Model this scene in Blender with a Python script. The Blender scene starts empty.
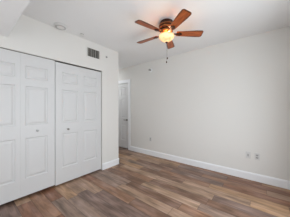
import bpy, bmesh, math
from mathutils import Vector, Matrix

# ------------------------------------------------------------------ camera, sky, daylight, exposure
SC = bpy.context.scene
COL = SC.collection
H = 2.5                      # ceiling height
EYE = 1.233

cam_d = bpy.data.cameras.new('camera')
cam_d.sensor_width = 36.0
cam_d.lens = 36.0 * 145.5 / 290.0
cam_d.shift_y = 0.3 / 290.0
cam_d.clip_start = 0.02
cam = bpy.data.objects.new('camera', cam_d)
COL.objects.link(cam)
cam.location = (0.0, 0.0, EYE)
cam.rotation_euler = (math.radians(90), 0, math.radians(-51.44))
SC.camera = cam

world = bpy.data.worlds.new('sky')
SC.world = world
world.use_nodes = True
wn = world.node_tree
wn.nodes.clear()
w_out = wn.nodes.new('ShaderNodeOutputWorld')
w_bg = wn.nodes.new('ShaderNodeBackground')
w_sky = wn.nodes.new('ShaderNodeTexSky')
w_sky.sky_type = 'HOSEK_WILKIE'
w_sky.sun_direction = (-0.35, 0.75, 0.55)
w_sky.turbidity = 4.0
wn.links.new(w_sky.outputs[0], w_bg.inputs[0])
w_bg.inputs[1].default_value = 0.45
wn.links.new(w_bg.outputs[0], w_out.inputs[0])


def area(name, loc, rot, sx, sy, energy, color):
    d = bpy.data.lights.new(name, 'AREA')
    d.shape = 'RECTANGLE'
    d.size, d.size_y = sx, sy
    d.energy = energy
    d.color = color
    o = bpy.data.objects.new(name, d)
    COL.objects.link(o)
    o.location = loc
    o.rotation_euler = rot
    return o


R90 = math.radians(90)
E_A, E_C, E_FAN, E_HALL = 48.5, 24, 5.2, 7.2
# daylight through the back window; the left lamp is an added fill
area('daylight_back', (1.35, -0.58, 1.08), (R90, 0, 0), 1.9, 1.9, E_A, (0.875, 0.945, 1.0))
area('left_fill', (-1.16, 0.95, 1.15), (R90, 0, -R90), 1.9, 1.7, E_C, (0.92, 0.955, 1.0))

SC.view_settings.view_transform = 'Standard'
SC.view_settings.look = 'None'
SC.view_settings.exposure = 0.08
SC.view_settings.gamma = 1.0
SC.view_settings.use_curve_mapping = False


# ------------------------------------------------------------------ materials
def srgb(r, g, b):
    def f(c):
        c /= 255.0
        return c / 12.92 if c <= 0.04045 else ((c + 0.055) / 1.055) ** 2.4
    return (f(r), f(g), f(b), 1.0)


def new_mat(name):
    m = bpy.data.materials.new(name)
    m.use_nodes = True
    nt = m.node_tree
    return m, nt, nt.nodes['Principled BSDF']


def simple(name, col, rough=0.5, metal=0.0, bump=0.0, scale=60.0, spec=None):
    m, nt, p = new_mat(name)
    tc = nt.nodes.new('ShaderNodeTexCoord')
    no = nt.nodes.new('ShaderNodeTexNoise')
    no.inputs['Scale'].default_value = scale
    no.inputs['Detail'].default_value = 3
    nt.links.new(tc.outputs['Object'], no.inputs['Vector'])
    mix = nt.nodes.new('ShaderNodeMix')
    mix.data_type = 'RGBA'
    mix.inputs[6].default_value = tuple(c * 0.985 for c in col[:3]) + (1,)
    mix.inputs[7].default_value = col
    nt.links.new(no.outputs['Fac'], mix.inputs[0])
    nt.links.new(mix.outputs[2], p.inputs['Base Color'])
    p.inputs['Roughness'].default_value = rough
    p.inputs['Metallic'].default_value = metal
    if spec is not None:
        p.inputs['Specular IOR Level'].default_value = spec
    if bump:
        b = nt.nodes.new('ShaderNodeBump')
        b.inputs['Strength'].default_value = bump
        b.inputs['Distance'].default_value = 0.002
        nt.links.new(no.outputs['Fac'], b.inputs['Height'])
        nt.links.new(b.outputs[0], p.inputs['Normal'])
    return m


M_WALL = simple('wall_paint', srgb(231, 229, 225), 0.75, bump=0.05, scale=180, spec=0.3)
M_CEIL = simple('ceiling_paint', srgb(241, 241, 241), 0.85, bump=0.06, scale=140, spec=0.2)
M_DOOR = simple('door_paint', srgb(219, 219, 219), 0.42, scale=30)
M_TRIM = simple('trim_paint', srgb(244, 245, 247), 0.4, scale=30)
M_PLASTIC = simple('white_plastic', srgb(228, 228, 226), 0.4)
M_SLOT = simple('dark_slot', srgb(40, 38, 36), 0.6)
M_VENT = simple('grille_grey', srgb(168, 166, 160), 0.5)
M_BRONZE = simple('oiled_bronze', srgb(70, 34, 22), 0.35, metal=0.75)
M_BRASS = simple('antique_brass', srgb(168, 108, 62), 0.45, metal=0.6)
M_NICKEL = simple('satin_nickel', srgb(120, 116, 110), 0.35, metal=0.9)
M_KNOB = simple('knob_nickel', srgb(150, 147, 143), 0.35, metal=0.6)
M_GREYFIT = simple('grey_fitting', srgb(150, 148, 144), 0.5)
M_KNOBL = simple('light_knob', srgb(186, 186, 186), 0.4)
M_DUCT_SHADE = simple('duct_shade', srgb(74, 71, 66), 0.7)
M_ALARM = simple('alarm_grille', srgb(188, 187, 185), 0.5)
M_SOCKET = simple('socket_plastic', srgb(176, 174, 172), 0.45)
M_PLATE = simple('plate_plastic', srgb(218, 217, 215), 0.45)


def floor_material():
    m, nt, p = new_mat('vinyl_planks')
    N, L = nt.nodes, nt.links

    def math_(op, a, b=None):
        n = N.new('ShaderNodeMath')
        n.operation = op
        for i, v in enumerate((a, b)):
            if v is None:
                continue
            if isinstance(v, (int, float)):
                n.inputs[i].default_value = v
            else:
                L.new(v, n.inputs[i])
        return n.outputs[0]

    tc = N.new('ShaderNodeTexCoord')
    sep = N.new('ShaderNodeSeparateXYZ')
    L.new(tc.outputs['Object'], sep.inputs[0])
    W, LEN = 0.152, 0.92
    u = math_('DIVIDE', math_('ADD', sep.outputs['X'], 0.03), W)
    row = math_('FLOOR', u)
    wr = N.new('ShaderNodeTexWhiteNoise')
    wr.noise_dimensions = '1D'
    L.new(row, wr.inputs['W'])
    v = math_('ADD', math_('DIVIDE', sep.outputs['Y'], LEN), math_('MULTIPLY', wr.outputs['Value'], 3.0))
    idx = math_('FLOOR', v)
    cmb = N.new('ShaderNodeCombineXYZ')
    L.new(row, cmb.inputs[0])
    L.new(idx, cmb.inputs[1])
    wc = N.new('ShaderNodeTexWhiteNoise')
    wc.noise_dimensions = '2D'
    L.new(cmb.outputs[0], wc.inputs['Vector'])
    ramp = N.new('ShaderNodeValToRGB')
    ramp.color_ramp.interpolation = 'CONSTANT'
    cols = [(0.0, (135, 102, 82)), (0.13, (175, 144, 118)), (0.26, (155, 116, 90)), (0.40, (133, 108, 96)),
            (0.53, (169, 138, 114)), (0.66, (143, 100, 76)), (0.78, (153, 128, 112)), (0.90, (181, 144, 110))]
    els = ramp.color_ramp.elements
    els[0].position, els[0].color = cols[0][0], srgb(*cols[0][1])
    els[1].position, els[1].color = cols[1][0], srgb(*cols[1][1])
    for pos, c in cols[2:]:
        e = els.new(pos)
        e.color = srgb(*c)
    L.new(wc.outputs['Value'], ramp.inputs[0])
    # wood grain stretched along the plank, shifted per plank
    gc = N.new('ShaderNodeCombineXYZ')
    L.new(math_('MULTIPLY', sep.outputs['X'], 22.0), gc.inputs[0])
    L.new(math_('ADD', math_('MULTIPLY', sep.outputs['Y'], 2.2), math_('MULTIPLY', wc.outputs['Value'], 41.0)), gc.inputs[1])
    L.new(math_('MULTIPLY', wc.outputs['Value'], 17.0), gc.inputs[2])
    g = N.new('ShaderNodeTexNoise')
    g.inputs['Scale'].default_value = 1.0
    g.inputs['Detail'].default_value = 5
    g.inputs['Roughness'].default_value = 0.6
    g.inputs['Distortion'].default_value = 0.6
    L.new(gc.outputs[0], g.inputs['Vector'])
    mr = N.new('ShaderNodeMapRange')
    mr.inputs['From Min'].default_value = 0.25
    mr.inputs['From Max'].default_value = 0.75
    mr.inputs['To Min'].default_value = 0.48
    mr.inputs['To Max'].default_value = 1.48
    L.new(g.outputs['Fac'], mr.inputs['Value'])
    # knots and smoky patches
    kc = N.new('ShaderNodeCombineXYZ')
    L.new(math_('MULTIPLY', sep.outputs['X'], 8.0), kc.inputs[0])
    L.new(math_('ADD', math_('MULTIPLY', sep.outputs['Y'], 3.0), math_('MULTIPLY', wc.outputs['Value'], 13.0)), kc.inputs[1])
    k = N.new('ShaderNodeTexNoise')
    k.inputs['Scale'].default_value = 1.0
    k.inputs['Detail'].default_value = 2
    L.new(kc.outputs[0], k.inputs['Vector'])
    kr = N.new('ShaderNodeMapRange')
    kr.inputs['From Min'].default_value = 0.3
    kr.inputs['From Max'].default_value = 0.7
    kr.inputs['To Min'].default_value = 0.68
    kr.inputs['To Max'].default_value = 1.24
    L.new(k.outputs['Fac'], kr.inputs['Value'])
    # seams
    fu = math_('FRACT', u)
    fv = math_('FRACT', v)
    eu = math_('MULTIPLY', math_('MINIMUM', fu, math_('SUBTRACT', 1.0, fu)), W)
    ev = math_('MULTIPLY', math_('MINIMUM', fv, math_('SUBTRACT', 1.0, fv)), LEN)
    seam = math_('GREATER_THAN', math_('MINIMUM', eu, ev), 0.0026)
    sm = math_('ADD', math_('MULTIPLY', seam, 0.45), 0.55)
    tot = math_('MULTIPLY', math_('MULTIPLY', mr.outputs[0], kr.outputs[0]), sm)
    vm = N.new('ShaderNodeVectorMath')
    vm.operation = 'SCALE'
    # grey-mauve wash drifting through the warmer browns
    hue = N.new('ShaderNodeMix')
    hue.data_type = 'RGBA'
    hf = N.new('ShaderNodeMapRange')
    hf.inputs['From Min'].default_value = 0.45
    hf.inputs['From Max'].default_value = 0.75
    hf.inputs['To Max'].default_value = 0.5
    L.new(k.outputs['Fac'], hf.inputs['Value'])
    L.new(hf.outputs[0], hue.inputs[0])
    L.new(ramp.outputs[0], hue.inputs[6])
    hue.inputs[7].default_value = srgb(142, 124, 118)
    L.new(hue.outputs[2], vm.inputs[0])
    L.new(tot, vm.inputs['Scale'])
    L.new(vm.outputs[0], p.inputs['Base Color'])
    p.inputs['Roughness'].default_value = 0.42
    p.inputs['Specular IOR Level'].default_value = 0.4
    b = N.new('ShaderNodeBump')
    b.inputs['Strength'].default_value = 0.25
    b.inputs['Distance'].default_value = 0.001
    L.new(tot, b.inputs['Height'])
    L.new(b.outputs[0], p.inputs['Normal'])
    return m


def blade_material():
    m, nt, p = new_mat('cherry_wood')
    N, L = nt.nodes, nt.links
    tc = N.new('ShaderNodeTexCoord')
    mp = N.new('ShaderNodeMapping')
    mp.inputs['Scale'].default_value = (6, 70, 20)
    L.new(tc.outputs['Object'], mp.inputs[0])
    n = N.new('ShaderNodeTexNoise')
    n.inputs['Scale'].default_value = 1.0
    n.inputs['Detail'].default_value = 4
    L.new(mp.outputs[0], n.inputs['Vector'])
    r = N.new('ShaderNodeValToRGB')
    r.color_ramp.elements[0].position = 0.3
    r.color_ramp.elements[0].color = srgb(128, 54, 18)
    r.color_ramp.elements[1].position = 0.72
    r.color_ramp.elements[1].color = srgb(200, 104, 40)
    L.new(n.outputs['Fac'], r.inputs[0])
    # dark burnished finish along the blade's edges and tip
    def math_(op, a, b=None):
        n_ = N.new('ShaderNodeMath')
        n_.operation = op
        for i, v in enumerate((a, b)):
            if v is None:
                continue
            if isinstance(v, (int, float)):
                n_.inputs[i].default_value = v
            else:
                L.new(v, n_.inputs[i])
        return n_.outputs[0]
    sp = N.new('ShaderNodeSeparateXYZ')
    L.new(tc.outputs['Object'], sp.inputs[0])
    dy = math_('SUBTRACT', 0.063, math_('ABSOLUTE', sp.outputs['Y']))
    dx = math_('SUBTRACT', 0.526, sp.outputs['X'])
    d = math_('MINIMUM', dy, dx)
    e = N.new('ShaderNodeMapRange')
    e.inputs['From Min'].default_value = 0.003
    e.inputs['From Max'].default_value = 0.022
    e.inputs['To Min'].default_value = 0.22
    e.inputs['To Max'].default_value = 1.0
    L.new(d, e.inputs['Value'])
    vm = N.new('ShaderNodeVectorMath')
    vm.operation = 'SCALE'
    L.new(r.outputs[0], vm.inputs[0])
    L.new(e.outputs[0], vm.inputs['Scale'])
    L.new(vm.outputs[0], p.inputs['Base Color'])
    p.inputs['Roughness'].default_value = 0.35
    return m


def bowl_material():
    m, nt, p = new_mat('frosted_alabaster_glass')
    N, L = nt.nodes, nt.links
    tc = N.new('ShaderNodeTexCoord')
    n = N.new('ShaderNodeTexNoise')
    n.inputs['Scale'].default_value = 14
    n.inputs['Detail'].default_value = 3
    L.new(tc.outputs['Object'], n.inputs['Vector'])
    r = N.new('ShaderNodeValToRGB')
    r.color_ramp.elements[0].position = 0.35
    r.color_ramp.elements[0].color = srgb(236, 178, 120)
    r.color_ramp.elements[1].position = 0.65
    r.color_ramp.elements[1].color = srgb(255, 224, 170)
    L.new(n.outputs['Fac'], r.inputs[0])
    L.new(r.outputs[0], p.inputs['Base Color'])
    L.new(r.outputs[0], p.inputs['Emission Color'])
    p.inputs['Emission Strength'].default_value = 0.62
    p.inputs['Roughness'].default_value = 0.25
    # frosted but thin: part of the bulb's light passes straight through
    t = N.new('ShaderNodeBsdfTransparent')
    mx = N.new('ShaderNodeMixShader')
    mx.inputs[0].default_value = 0.05
    L.new(p.outputs[0], mx.inputs[1])
    L.new(t.outputs[0], mx.inputs[2])
    L.new(mx.outputs[0], N['Material Output'].inputs[0])
    return m


def glass_material():
    m, nt, p = new_mat('window_glass')
    N, L = nt.nodes, nt.links
    N.remove(p)
    t = N.new('ShaderNodeBsdfTransparent')
    g = N.new('ShaderNodeBsdfGlossy')
    g.inputs['Roughness'].default_value = 0.02
    mx = N.new('ShaderNodeMixShader')
    mx.inputs[0].default_value = 0.06
    L.new(t.outputs[0], mx.inputs[1])
    L.new(g.outputs[0], mx.inputs[2])
    L.new(mx.outputs[0], N['Material Output'].inputs[0])
    return m


M_FLOOR = floor_material()
M_BLADE = blade_material()
M_BOWL = bowl_material()
M_GLASS = glass_material()


# ------------------------------------------------------------------ helpers
def obj(name, bm, mat, parent=None, smooth=False, bevel=0.0):
    bmesh.ops.recalc_face_normals(bm, faces=bm.faces)
    me = bpy.data.meshes.new(name)
    bm.to_mesh(me)
    bm.free()
    me.materials.append(mat)
    if smooth:
        for p in me.polygons:
            p.use_smooth = True
        try:
            me.set_sharp_from_angle(angle=math.radians(40))
        except Exception:
            pass
    o = bpy.data.objects.new(name, me)
    COL.objects.link(o)
    if parent is not None:
        o.parent = parent
    if bevel:
        b = o.modifiers.new('edge', 'BEVEL')
        b.width = bevel
        b.segments = 2
        b.limit_method = 'ANGLE'
    return o


def tag(o, label, cat=None, group=None, kind=None):
    o['label'] = label
    if cat:
        o['category'] = cat
    if group:
        o['group'] = group
    if kind:
        o['kind'] = kind
    return o


def empty(name, loc, rotz=0.0):
    o = bpy.data.objects.new(name, None)
    COL.objects.link(o)
    o.location = loc
    o.rotation_euler = (0, 0, rotz)
    o.empty_display_size = 0.05
    return o


def box(bm, a, b):
    vs = [bm.verts.new((x, y, z)) for x in (a[0], b[0]) for y in (a[1], b[1]) for z in (a[2], b[2])]
    for f in ((0, 1, 3, 2), (4, 6, 7, 5), (0, 4, 5, 1), (2, 3, 7, 6), (0, 2, 6, 4), (1, 5, 7, 3)):
        bm.faces.new([vs[i] for i in f])


def bm_box(a, b):
    bm = bmesh.new()
    box(bm, a, b)
    return bm


def prism(bm, pts, to3d, a, b):
    """extrude polygon pts (2D) between depth a and depth b; to3d(u, v, d) -> xyz"""
    A = [bm.verts.new(to3d(u, v, a)) for u, v in pts]
    B = [bm.verts.new(to3d(u, v, b)) for u, v in pts]
    bm.faces.new(A)
    bm.faces.new(B[::-1])
    n = len(pts)
    for i in range(n):
        j = (i + 1) % n
        bm.faces.new((A[i], B[i], B[j], A[j]))


def lathe(bm, prof, seg=32, mat=None):
    """revolve (r, z) profile about Z; mat optionally moves the result"""
    rings = []
    for r, z in prof:
        if r < 1e-6:
            rings.append([bm.verts.new((0, 0, z))])
        else:
            rings.append([bm.verts.new((r * math.cos(2 * math.pi * i / seg), r * math.sin(2 * math.pi * i / seg), z)) for i in range(seg)])
    for a, b in zip(rings, rings[1:]):
        for i in range(seg):
            j = (i + 1) % seg
            if len(a) == 1 and len(b) == 1:
                continue
            if len(a) == 1:
                bm.faces.new((a[0], b[j], b[i]))
            elif len(b) == 1:
                bm.faces.new((a[i], a[j], b[0]))
            else:
                bm.faces.new((a[i], a[j], b[j], b[i]))
    if mat is not None:
        vs = [v for ring in rings for v in ring]
        bmesh.ops.transform(bm, matrix=mat, verts=vs)


def panel_slab(w, h, t, cols, rows):
    """door leaf, front face at y=0 looking to -Y, moulded raised panels in every (col, row) cell"""
    bm = bmesh.new()
    xs = sorted({0.0, w, *[c for p in cols for c in p]})
    zs = sorted({0.0, h, *[r for p in rows for r in p]})
    grid = {}
    for x in xs:
        for z in zs:
            grid[x, z] = bm.verts.new((x, 0, z))
    for i in range(len(xs) - 1):
        for k in range(len(zs) - 1):
            x0, x1, z0, z1 = xs[i], xs[i + 1], zs[k], zs[k + 1]
            ring = [grid[x0, z0], grid[x1, z0], grid[x1, z1], grid[x0, z1]]
            if (x0, x1) in cols and (z0, z1) in rows:
                for ins, dep in ((0.004, 0.004), (0.010, 0.011), (0.020, 0.011), (0.040, 0.003), (0.046, 0.0015)):
                    nr = [bm.verts.new((x0 + ins, dep, z0 + ins)), bm.verts.new((x1 - ins, dep, z0 + ins)),
                          bm.verts.new((x1 - ins, dep, z1 - ins)), bm.verts.new((x0 + ins, dep, z1 - ins))]
                    for q in range(4):
                        s = (q + 1) % 4
                        bm.faces.new((ring[q], ring[s], nr[s], nr[q]))
                    ring = nr
            bm.faces.new(ring)
    # sides and back
    border = ([(x, 0.0) for x in xs] + [(w, z) for z in zs[1:]] + [(x, h) for x in reversed(xs[:-1])]
              + [(0.0, z) for z in reversed(zs[1:-1])])
    F = [grid[p] for p in border]
    Bk = [bm.verts.new((x, t, z)) for x, z in border]
    n = len(F)
    for i in range(n):
        j = (i + 1) % n
        bm.faces.new((F[i], Bk[i], Bk[j], F[j]))
    bm.faces.new(Bk[::-1])
    return bm


# ------------------------------------------------------------------ the room
XL, XR = -1.0, 3.122            # left and right wall faces
YB, YC = -0.42, 2.50            # back wall face, closet wall face
XE = 2.182                      # end of the closet wall: the passage begins
YH = 4.40                       # end of the passage
T = 0.11

# room door opening in the right wall
DY0, DY1, DZ = 3.125, 3.905, 2.035
# closet opening
OX0, OX1, OZ = 0.055, 1.752, 1.995


def struct(name, bm, mat, label, cat, **k):
    return tag(obj(name, bm, mat, **k), label, cat, kind='structure')


struct('floor', bm_box((XL - T, YB - T, -0.10), (XR + T, YH + T, 0.0)), M_FLOOR,
       'mixed brown and grey wood plank floor', 'floor')
struct('ceiling', bm_box((XL - T, YB - T, H), (XR + T, YH + T, H + 0.10)), M_CEIL,
       'smooth white painted ceiling above the fan', 'ceiling')

# closet wall (faces the camera, opening for the two bifold doors) and the wall beside the passage
bm = bmesh.new()
prism(bm, [(XL, 0), (OX0, 0), (OX0, OZ), (OX1, OZ), (OX1, 0), (XE, 0), (XE, H), (XL, H)],
      lambda u, v, d: (u, d, v), YC, YC + T)
struct('wall_closet', bm, M_WALL, 'off-white closet wall with wide door opening', 'wall')
struct('wall_passage', bm_box((XE - T, YC + T, 0), (XE, YH, H)), M_WALL, 'off-white side wall of the passage', 'wall')
struct('wall_closet_back', bm_box((XL, 3.16, 0), (XE - T, 3.16 + T, H)), M_WALL, 'wall at the back of the closet', 'wall')
struct('door_light_block', bm_box((XR + T + 0.02, DY0 - 0.15, 0), (XR + T + 0.08, DY1 + 0.15, H)), M_WALL, 'unseen slab added to keep sky light out behind the passage door', 'wall')  # added slab, blocks sky light so the gap under the door stays dark
struct('wall_end', bm_box((XE - T, YH, 0), (XR + T, YH + T, H)), M_WALL, 'wall at the end of the passage', 'wall')

# right wall with the opening of the room door
bm = bmesh.new()
prism(bm, [(YB - T, 0), (DY0, 0), (DY0, DZ), (DY1, DZ), (DY1, 0), (YH, 0), (YH, H), (YB - T, H)],
      lambda u, v, d: (d, u, v), XR, XR + T)
struct('wall_right', bm, M_WALL, 'long plain off-white wall on the right', 'wall')


def window_wall(name, to3d, u0, u1, a0, a1, z0, z1, d0, d1, label):
    bm = bmesh.new()
    outer = [(u0, 0), (u1, 0), (u1, H), (u0, H)]
    inner = [(a0, z0), (a1, z0), (a1, z1), (a0, z1)]
    for d in (d0, d1):
        o = [bm.verts.new(to3d(u, v, d)) for u, v in outer]
        n = [bm.verts.new(to3d(u, v, d)) for u, v in inner]
        for i in range(4):
            j = (i + 1) % 4
            bm.faces.new((o[i], o[j], n[j], n[i]))
    vs = list(bm.verts)
    for base in (0, 4):
        for i in range(4):
            j = (i + 1) % 4
            bm.faces.new((vs[base + i], vs[base + j], vs[8 + base + j], vs[8 + base + i]))
    struct(name, bm, M_WALL, label, 'wall')


def window(name, to3d, a0, a1, z0, z1, d0, d1, label):
    root = empty(name, to3d((a0 + a1) / 2, z0, (d0 + d1) / 2))
    tag(root, label, 'window', kind='structure')
    bm = bmesh.new()
    f = 0.045
    mid = (a0 + a1) / 2
    for p, q in (((a0, z0), (a1, z0 + f)), ((a0, z1 - f), (a1, z1)), ((a0, z0 + f), (a0 + f, z1 - f)),
                 ((a1 - f, z0 + f), (a1, z1 - f)), ((mid - f / 2, z0 + f), (mid + f / 2, z1 - f))):
        box(bm, to3d(p[0], p[1], d0), to3d(q[0], q[1], d1))
    inv = Matrix.Translation(-Vector(root.location))
    bmesh.ops.transform(bm, matrix=inv, verts=bm.verts)
    obj('window_frame', bm, M_TRIM, root)
    dm = (d0 + d1) / 2
    for s0, s1 in ((a0 + f, mid - f / 2), (mid + f / 2, a1 - f)):
        bm = bm_box(to3d(s0, z0 + f, dm - 0.003), to3d(s1, z1 - f, dm + 0.003))
        bmesh.ops.transform(bm, matrix=inv, verts=bm.verts)
        obj('window_pane', bm, M_GLASS, root)


bk = lambda u, v, d: (u, d, v)
lf = lambda u, v, d: (d, u, v)
window_wall('wall_back', bk, XL - T, XR, 0.40, 2.30, 0.10, 2.05, YB, YB - T, 'off-white wall with a window behind the camera')
window('window_1', bk, 0.40, 2.30, 0.10, 2.05, YB - 0.04, YB - 0.09, 'wide white framed window in the back wall')
window_wall('wall_left', lf, YB, YC + T + 0.66, 0.0, 1.9, 0.30, 2.00, XL, XL - T, 'off-white wall with an added window on the left')
window('window_2', lf, 0.0, 1.9, 0.30, 2.00, XL - 0.04, XL - 0.09, 'added white framed window in the left wall')  # unseen window added for the left fill lamp to shine through

# lowered soffit over the left side of the room
struct('soffit_1', bm_box((XL, YB, 2.137), (0.352, YC, H)), M_CEIL, 'lowered white soffit under the ceiling on the left', 'soffit')


# baseboards with an eased top edge
def base_profile(h=0.128, t=0.015):
    return [(0, 0), (t, 0), (t, h - 0.022), (t * 0.75, h - 0.012), (t * 0.45, h), (0, h)]


bm = bmesh.new()
prism(bm, base_profile(), lambda u, v, d: (XR - u, d, v), YB, DY0 + 0.006 - 0.090)
struct('baseboard_right', bm, M_TRIM, 'white baseboard running along the right wall', 'baseboard')
bm = bmesh.new()
prism(bm, base_profile(), lambda u, v, d: (d, YC - u, v), OX1, XE + 0.015)
prism(bm, base_profile(), lambda u, v, d: (XE + u, d, v), YC - 0.015, YH)
struct('baseboard_closet', bm, M_TRIM, 'white baseboard wrapping the closet wall corner', 'baseboard')
bm = bmesh.new()
prism(bm, base_profile(), lambda u, v, d: (d, YB + u, v), XL, XR)
struct('baseboard_back', bm, M_TRIM, 'white baseboard along the back wall', 'baseboard')

# room door in the right wall, its casing, and its lever
cw = 0.090
bm = bmesh.new()
y0, y1, zt = DY0 + 0.006, DY1 - 0.006, DZ - 0.006
prism(bm, [(y0, 0), (y0, zt), (y1, zt), (y1, 0), (y1 + cw, 0), (y1 + cw, zt + cw), (y0 - cw, zt + cw), (y0 - cw, 0)],
      lambda u, v, d: (d, u, v), XR - 0.017, XR)
prism(bm, [(DY0, 0), (DY0, DZ), (DY1, DZ), (DY1, 0), (DY1 - 0.016, 0), (DY1 - 0.016, DZ - 0.016), (DY0 + 0.016, DZ - 0.016), (DY0 + 0.016, 0)],
      lambda u, v, d: (d, u, v), XR, XR + T)
struct('trim_1', bm, M_TRIM, 'white casing around the passage door', 'door casing', bevel=0.003)

dw, dh = (DY1 - DY0) - 0.038, 1.988
# leaf is built facing -Y, then turned to face -X: its local x runs from the far edge to the near edge
door = empty('door_1', (XR + 0.012, DY1 - 0.019, 0.024), -R90)
tag(door, 'white six panel door at the end of the right wall', 'door', kind='structure')
st = 0.108
cA = (st, st + (dw - 3 * st) / 2)
cB = (dw - st - (dw - 3 * st) / 2, dw - st)
rows6 = [(0.235, 0.73), (0.935, 1.52), (1.615, 1.875)]
obj('door_leaf', panel_slab(dw, dh, 0.035, [cA, cB], rows6), M_DOOR, door)
hb = bmesh.new()
hz, hx = 0.868, dw - 0.060
rx = Matrix.Translation((hx, 0, hz)) @ Matrix.Rotation(R90, 4, 'X')
lathe(hb, [(0, 0), (0.031, 0), (0.031, 0.006), (0.026, 0.011), (0.011, 0.013), (0.011, 0.045), (0, 0.045)], 24, rx)
box(hb, (hx - 0.100, -0.052, hz - 0.009), (hx + 0.012, -0.038, hz + 0.009))
obj('door_handle', hb, M_NICKEL, door, bevel=0.003)


# ------------------------------------------------------------------ closet bifold doors
leaf_t = 0.034
YD = YC + 0.022
rows3 = [(0.272, 0.832), (1.002, 1.547), (1.650, 1.828)]
hinge_stile, outer_stile, pan_w = 0.051, 0.097, 0.268
leaf_w = hinge_stile + pan_w + outer_stile
M_GAP = 0.0008


def leaf_mesh(hinge_on_right, h, dz):
    c = (outer_stile, outer_stile + pan_w) if hinge_on_right else (hinge_stile, hinge_stile + pan_w)
    return panel_slab(leaf_w, h, leaf_t, [c], [(a - dz, b - dz) for a, b in rows3])


def knob_mesh():
    b = bmesh.new()
    lathe(b, [(0, 0), (0.0125, 0), (0.0125, 0.003), (0.006, 0.006), (0.006, 0.014), (0.012, 0.018), (0.0165, 0.024),
              (0.0165, 0.029), (0.011, 0.034), (0, 0.035)], 20, Matrix.Rotation(R90, 4, 'X'))
    return b


def bifold(x, z0, z1, knob_leaf, label, knob_mat, knob_label, kdx, kz):
    root = empty('bifold_door', (x, YD, z0))
    tag(root, label, 'closet door', 'white closet bifold doors', 'thing')
    for i in (0, 1):
        lv = obj('door_leaf', leaf_mesh(i == 0, z1 - z0, z0), M_DOOR, root)
        lv.location = (i * (leaf_w + M_GAP), 0, 0)
        if i == knob_leaf:
            kx = (hinge_stile if i else outer_stile) + pan_w / 2 + kdx
            k = obj('knob', knob_mesh(), knob_mat, lv, smooth=True)
            k.location = (kx, 0, kz - z0)
            k['label'] = knob_label
    return root


bw = leaf_w * 2 + M_GAP
bifold(0.9015 - bw, 0.042, 1.985, 1, 'white panelled bifold closet door below the lowered soffit, with a light grey knob', M_KNOBL, 'light grey round knob', 0.0, 0.920)
bifold(0.9085, 0.024, 1.972, 0, 'white panelled bifold closet door below the air vent, next to the baseboard corner', M_KNOB, 'grey round knob', -0.042, 0.895)

# hanger track behind the header
bm = bm_box((OX0 + 0.004, YD + 0.004, OZ - 0.008), (OX1 - 0.004, YD + 0.034, OZ))
tag(obj('door_track', bm, M_NICKEL), 'narrow metal track under the closet door header', 'door track')


# ------------------------------------------------------------------ fittings on walls and ceiling
# air vent above the closet
vx0, vx1, vz0, vz1 = 1.428, 1.690, 2.205, 2.370
vent = empty('air_vent', ((vx0 + vx1) / 2, YC, vz0))
tag(vent, 'grey slatted air vent high on the wall above the closet', 'air vent')
w, h = vx1 - vx0, vz1 - vz0
bm = bmesh.new()
f = 0.016
for a, b in (((-w / 2 - f, -0.008, -f), (w / 2 + f, 0, 0.004)), ((-w / 2 - f, -0.008, h - 0.004), (w / 2 + f, 0, h + f)),
             ((-w / 2 - f, -0.008, 0.004), (-w / 2 + 0.004, 0, h - 0.004)), ((w / 2 - 0.004, -0.008, 0.004), (w / 2 + f, 0, h - 0.004))):
    box(bm, a, b)
fr = obj('vent_frame', bm, M_WALL, vent)
fr['label'] = 'off-white vent frame'
obj('backing', bm_box((-w / 2, -0.002, 0), (w / 2, -0.0005, h)), M_DUCT_SHADE, vent)['label'] = 'duct shade painted as a dark plate'  # dark plate behind the slats, shade of the duct painted in its colour
bm = bmesh.new()
n = 7
for i in range(n):
    xx = -w / 2 + (i + 0.5) * w / n
    wd = 0.006 if i % 2 else 0.010
    box(bm, (xx - wd / 2, -0.007, 0.004), (xx + wd / 2, -0.002, h - 0.004))
obj('slats', bm, M_VENT, vent)

# sensor next to the vent
bm = bmesh.new()
lathe(bm, [(0.026, 0), (0.026, 0.003), (0.021, 0.006), (0, 0.006)], 24, Matrix.Rotation(R90, 4, 'X'))
s = empty('wall_sensor', (1.853, YC, 2.300))
tag(s, 'small round grey fitting on the wall right of the air vent', 'wall fitting')
obj('plate', bm, M_WALL, s, smooth=True)
bm = bmesh.new()
lathe(bm, [(0.019, 0.006), (0.019, 0.014), (0.014, 0.024), (0, 0.025)], 20, Matrix.Rotation(R90, 4, 'X'))
obj('cap', bm, M_GREYFIT, s, smooth=True)

# smoke alarm on the ceiling
s = empty('smoke_alarm', (0.930, 2.380, H))
tag(s, 'round white smoke alarm on the ceiling above the closet', 'smoke alarm')
bm = bmesh.new()
lathe(bm, [(0, 0), (0.090, 0), (0.090, -0.008), (0.080, -0.011)], 36)
obj('mounting_plate', bm, M_PLASTIC, s, smooth=True)
bm = bmesh.new()
lathe(bm, [(0.076, -0.010), (0.082, -0.016), (0.078, -0.028), (0.062, -0.036), (0, -0.038)], 36)
obj('cover', bm, M_PLASTIC, s, smooth=True)
bm = bmesh.new()
lathe(bm, [(0.074, -0.0295), (0.069, -0.0345), (0.052, -0.0385), (0.050, -0.0365)], 36)
obj('sounder_ring', bm, M_ALARM, s, smooth=True)

# concealed sprinkler cover on the ceiling
s = empty('sprinkler_cover', (1.268, 2.385, H))
tag(s, 'small flat round white cover on the ceiling beside the smoke alarm', 'sprinkler cover')
bm = bmesh.new()
lathe(bm, [(0, 0), (0.030, 0), (0.030, -0.012), (0.026, -0.012)], 28)
obj('collar', bm, M_GREYFIT, s, smooth=True)
bm = bmesh.new()
lathe(bm, [(0.0, -0.012), (0.036, -0.012), (0.038, -0.016), (0.034, -0.020), (0, -0.021)], 28)
obj('cover_disc', bm, M_PLASTIC, s, smooth=True)

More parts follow.
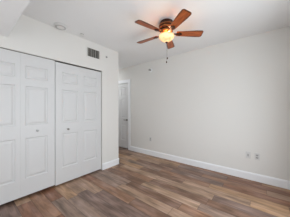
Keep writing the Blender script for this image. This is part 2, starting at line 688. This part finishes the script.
# side-wall sprinkler on the right wall
s = empty('wall_sprinkler', (XR, 2.285, 2.253))
tag(s, 'small round white sprinkler head high on the right wall', 'sprinkler')
mx = Matrix.Rotation(-R90, 4, 'Y')
bm = bmesh.new()
lathe(bm, [(0, 0), (0.047, 0), (0.047, 0.005), (0.040, 0.014), (0.024, 0.018), (0, 0.018)], 28, mx)
obj('escutcheon', bm, M_TRIM, s, smooth=True)
bm = bmesh.new()
lathe(bm, [(0.022, 0.017), (0.022, 0.036), (0.018, 0.042), (0.014, 0.056), (0.012, 0.066), (0.028, 0.069), (0.028, 0.073), (0, 0.074)], 20, mx)
box(bm, (-0.078, -0.026, 0.016), (-0.040, 0.026, 0.020))
box(bm, (-0.070, -0.025, -0.004), (-0.030, -0.020, 0.004))
box(bm, (-0.070, 0.020, -0.004), (-0.030, 0.025, 0.004))
obj('sprinkler_head', bm, M_VENT, s)


# sockets on the right wall
def wall_plate(name, y, z, label, cat, group=None):
    r = empty(name, (XR, y, z))
    tag(r, label, cat, group)
    b = bm_box((-0.006, -0.036, -0.058), (0, 0.036, 0.058))
    obj('cover_plate', b, M_PLATE, r, bevel=0.003)
    return r


def duplex(y, z, label):
    r = wall_plate('wall_outlet', y, z, label, 'outlet', 'duplex outlets on the right wall')
    for dz in (-0.020, 0.020):
        b = bm_box((-0.0085, -0.017, dz - 0.014), (-0.006, 0.017, dz + 0.014))
        s_ = obj('socket', b, M_SOCKET, r, bevel=0.0015)
        b = bmesh.new()
        for yy, hh in ((-0.0065, 0.005), (0.0065, 0.004)):
            box(b, (-0.0089, yy - 0.0012, dz - hh + 0.003), (-0.0084, yy + 0.0012, dz + hh + 0.003))
        box(b, (-0.0089, -0.002, dz - 0.010), (-0.0084, 0.002, dz - 0.006))
        obj('slots', b, M_SLOT, s_)


duplex(2.300, 0.424, 'white duplex outlet low on the right wall near the passage door')
duplex(0.051, 0.422, 'white duplex outlet on the right wall, beside the cable jack plate')
jk = wall_plate('cable_jack', 0.177, 0.424, 'white cable jack plate with one insert, beside a duplex outlet on the right wall', 'wall jack')
b = bm_box((-0.010, -0.010, -0.022), (-0.006, 0.010, 0.022))
obj('jack_insert', b, M_SOCKET, jk, bevel=0.0015)

# ------------------------------------------------------------------ ceiling fan
FX, FY = 1.862, 1.081
fan = empty('ceiling_fan', (FX, FY, H))
tag(fan, 'bronze five blade ceiling fan with cherry blades and lit glass bowl', 'ceiling fan')
bm = bmesh.new()
lathe(bm, [(0, 0), (0.092, 0), (0.096, -0.012), (0.090, -0.022), (0.104, -0.030), (0.112, -0.048), (0.112, -0.085),
           (0.104, -0.104), (0.088, -0.116), (0, -0.118)], 40)
obj('motor_housing', bm, M_BRONZE, fan, smooth=True)
bm = bmesh.new()
lathe(bm, [(0.112, -0.052), (0.1155, -0.056), (0.1155, -0.062), (0.112, -0.066)], 40)
lathe(bm, [(0.105, -0.102), (0.1085, -0.099), (0.1085, -0.094), (0.1105, -0.090)], 40)
obj('housing_band', bm, M_BRASS, fan, smooth=True)
bm = bmesh.new()
lathe(bm, [(0.080, -0.117), (0.090, -0.126), (0.092, -0.138), (0.084, -0.150), (0.074, -0.158), (0.058, -0.172), (0.050, -0.190), (0.020, -0.196), (0, -0.196)], 40)
obj('switch_housing', bm, M_BRASS, fan, smooth=True)
# glass bowl, open at the top under its rim
bm = bmesh.new()
lathe(bm, [(0.102, -0.196), (0.111, -0.199), (0.113, -0.206), (0.108, -0.222), (0.095, -0.242), (0.074, -0.262), (0.049, -0.279), (0.027, -0.290), (0.010, -0.293),
           (0.010, -0.290), (0.026, -0.287), (0.047, -0.276), (0.071, -0.259), (0.091, -0.240), (0.104, -0.221), (0.109, -0.207), (0.102, -0.202)], 40)
obj('light_bowl', bm, M_BOWL, fan, smooth=True)
bm = bmesh.new()
lathe(bm, [(0.010, -0.280), (0.021, -0.292), (0.017, -0.300), (0.006, -0.302), (0.008, -0.308), (0.005, -0.315), (0, -0.316)], 20)
obj('finial', bm, M_BRONZE, fan, smooth=True)

# blade outline (x along the blade, y across)
BR0, BR1 = 0.150, 0.526


def blade_mesh():
    pts = []
    n = 10
    top = []
    for i in range(n + 1):
        t = i / n
        x = BR0 + (BR1 - 0.030 - BR0) * t
        hw = 0.044 + 0.020 * min(1.0, t * 1.25)
        top.append((x, hw))
    hw = top[-1][1]
    rc = 0.030
    corner = [(BR1 - rc + rc * math.sin(a), hw - rc + rc * math.cos(a)) for a in [math.radians(d) for d in (15, 30, 45, 60, 75, 90)]]
    root = [(BR0 - 0.006, 0.034)]
    half = root + top + corner
    pts = half + [(x, -y) for x, y in reversed(half)]
    bm = bmesh.new()
    prism(bm, pts, lambda u, v, d: (u, v, d), -0.0035, 0.0035)
    return bm


def bracket_mesh():
    bm = bmesh.new()
    pts = [(0.068, 0.016), (0.110, 0.010), (0.150, 0.014), (0.172, 0.034), (0.196, 0.034), (0.206, 0.022), (0.222, 0.010), (0.228, 0)]
    pts = pts + [(x, -y) for x, y in reversed(pts[:-1])]
    prism(bm, pts, lambda u, v, d: (u, v, d - 0.0085), -0.003, 0.005)
    for x, y in ((0.184, 0.022), (0.184, -0.022), (0.214, 0)):
        lathe(bm, [(0, -0.0150), (0.005, -0.0140), (0.006, -0.0112)], 12, Matrix.Translation((x, y, 0)))
    return bm


blade = obj('blade', blade_mesh(), M_BLADE, fan, bevel=0.0015)
brk = obj('blade_bracket', bracket_mesh(), M_BRONZE, blade)
brk['label'] = 'bronze blade bracket'
BASE = 0.4 - 51.44
DROP = -0.168


def set_blade(o, k):
    o.matrix_local = (Matrix.Translation((0, 0, DROP)) @ Matrix.Rotation(math.radians(BASE + 72 * k), 4, 'Z')
                      @ Matrix.Rotation(math.radians(-13), 4, 'X'))


set_blade(blade, 0)
for k in range(1, 5):
    c = blade.copy()
    COL.objects.link(c)
    c.parent = fan
    set_blade(c, k)
    d = brk.copy()
    COL.objects.link(d)
    d.parent = c

# two pull chains
for dx, dy, top, end in ((0.016, -0.004, -0.300, -0.518), (-0.010, -0.006, -0.300, -0.582)):
    bm = bmesh.new()
    z = top
    nb = int((top - end) / 0.0075)
    lathe(bm, [(0, top + 0.030), (0.0009, top + 0.030), (0.0009, end), (0, end)], 6, Matrix.Translation((dx, dy, 0)))
    for i in range(nb):
        zz = top - i * 0.0075
        lathe(bm, [(0, zz + 0.0022), (0.0019, zz), (0, zz - 0.0022)], 6, Matrix.Translation((dx, dy, 0)))
    ch = obj('pull_chain', bm, M_KNOB, fan)
    bm = bmesh.new()
    lathe(bm, [(0, end + 0.012), (0.005, end + 0.009), (0.0085, end - 0.001), (0.0095, end - 0.010), (0.006, end - 0.018), (0, end - 0.020)], 16,
          Matrix.Translation((dx, dy, 0)))
    kb = obj('chain_pull', bm, M_BRONZE, ch, smooth=True)

lamp_d = bpy.data.lights.new('fan_bulb', 'POINT')
lamp_d.energy = E_FAN
lamp_d.color = (1.0, 0.78, 0.52)
lamp_d.shadow_soft_size = 0.03
lamp = bpy.data.objects.new('fan_bulb', lamp_d)
COL.objects.link(lamp)
lamp.parent = fan
lamp.location = (0, 0, -0.214)

hall_d = bpy.data.lights.new('passage_fill', 'AREA')  # unseen fill lamp added to brighten the passage, has no fixture
hall_d.shape = 'DISK'
hall_d.size = 0.28
hall_d.color = (0.925, 0.957, 1.0)
hall_d.energy = E_HALL
hall = bpy.data.objects.new('passage_fill', hall_d)
COL.objects.link(hall)
hall.location = (XE + 0.42, 4.08, H - 0.06)
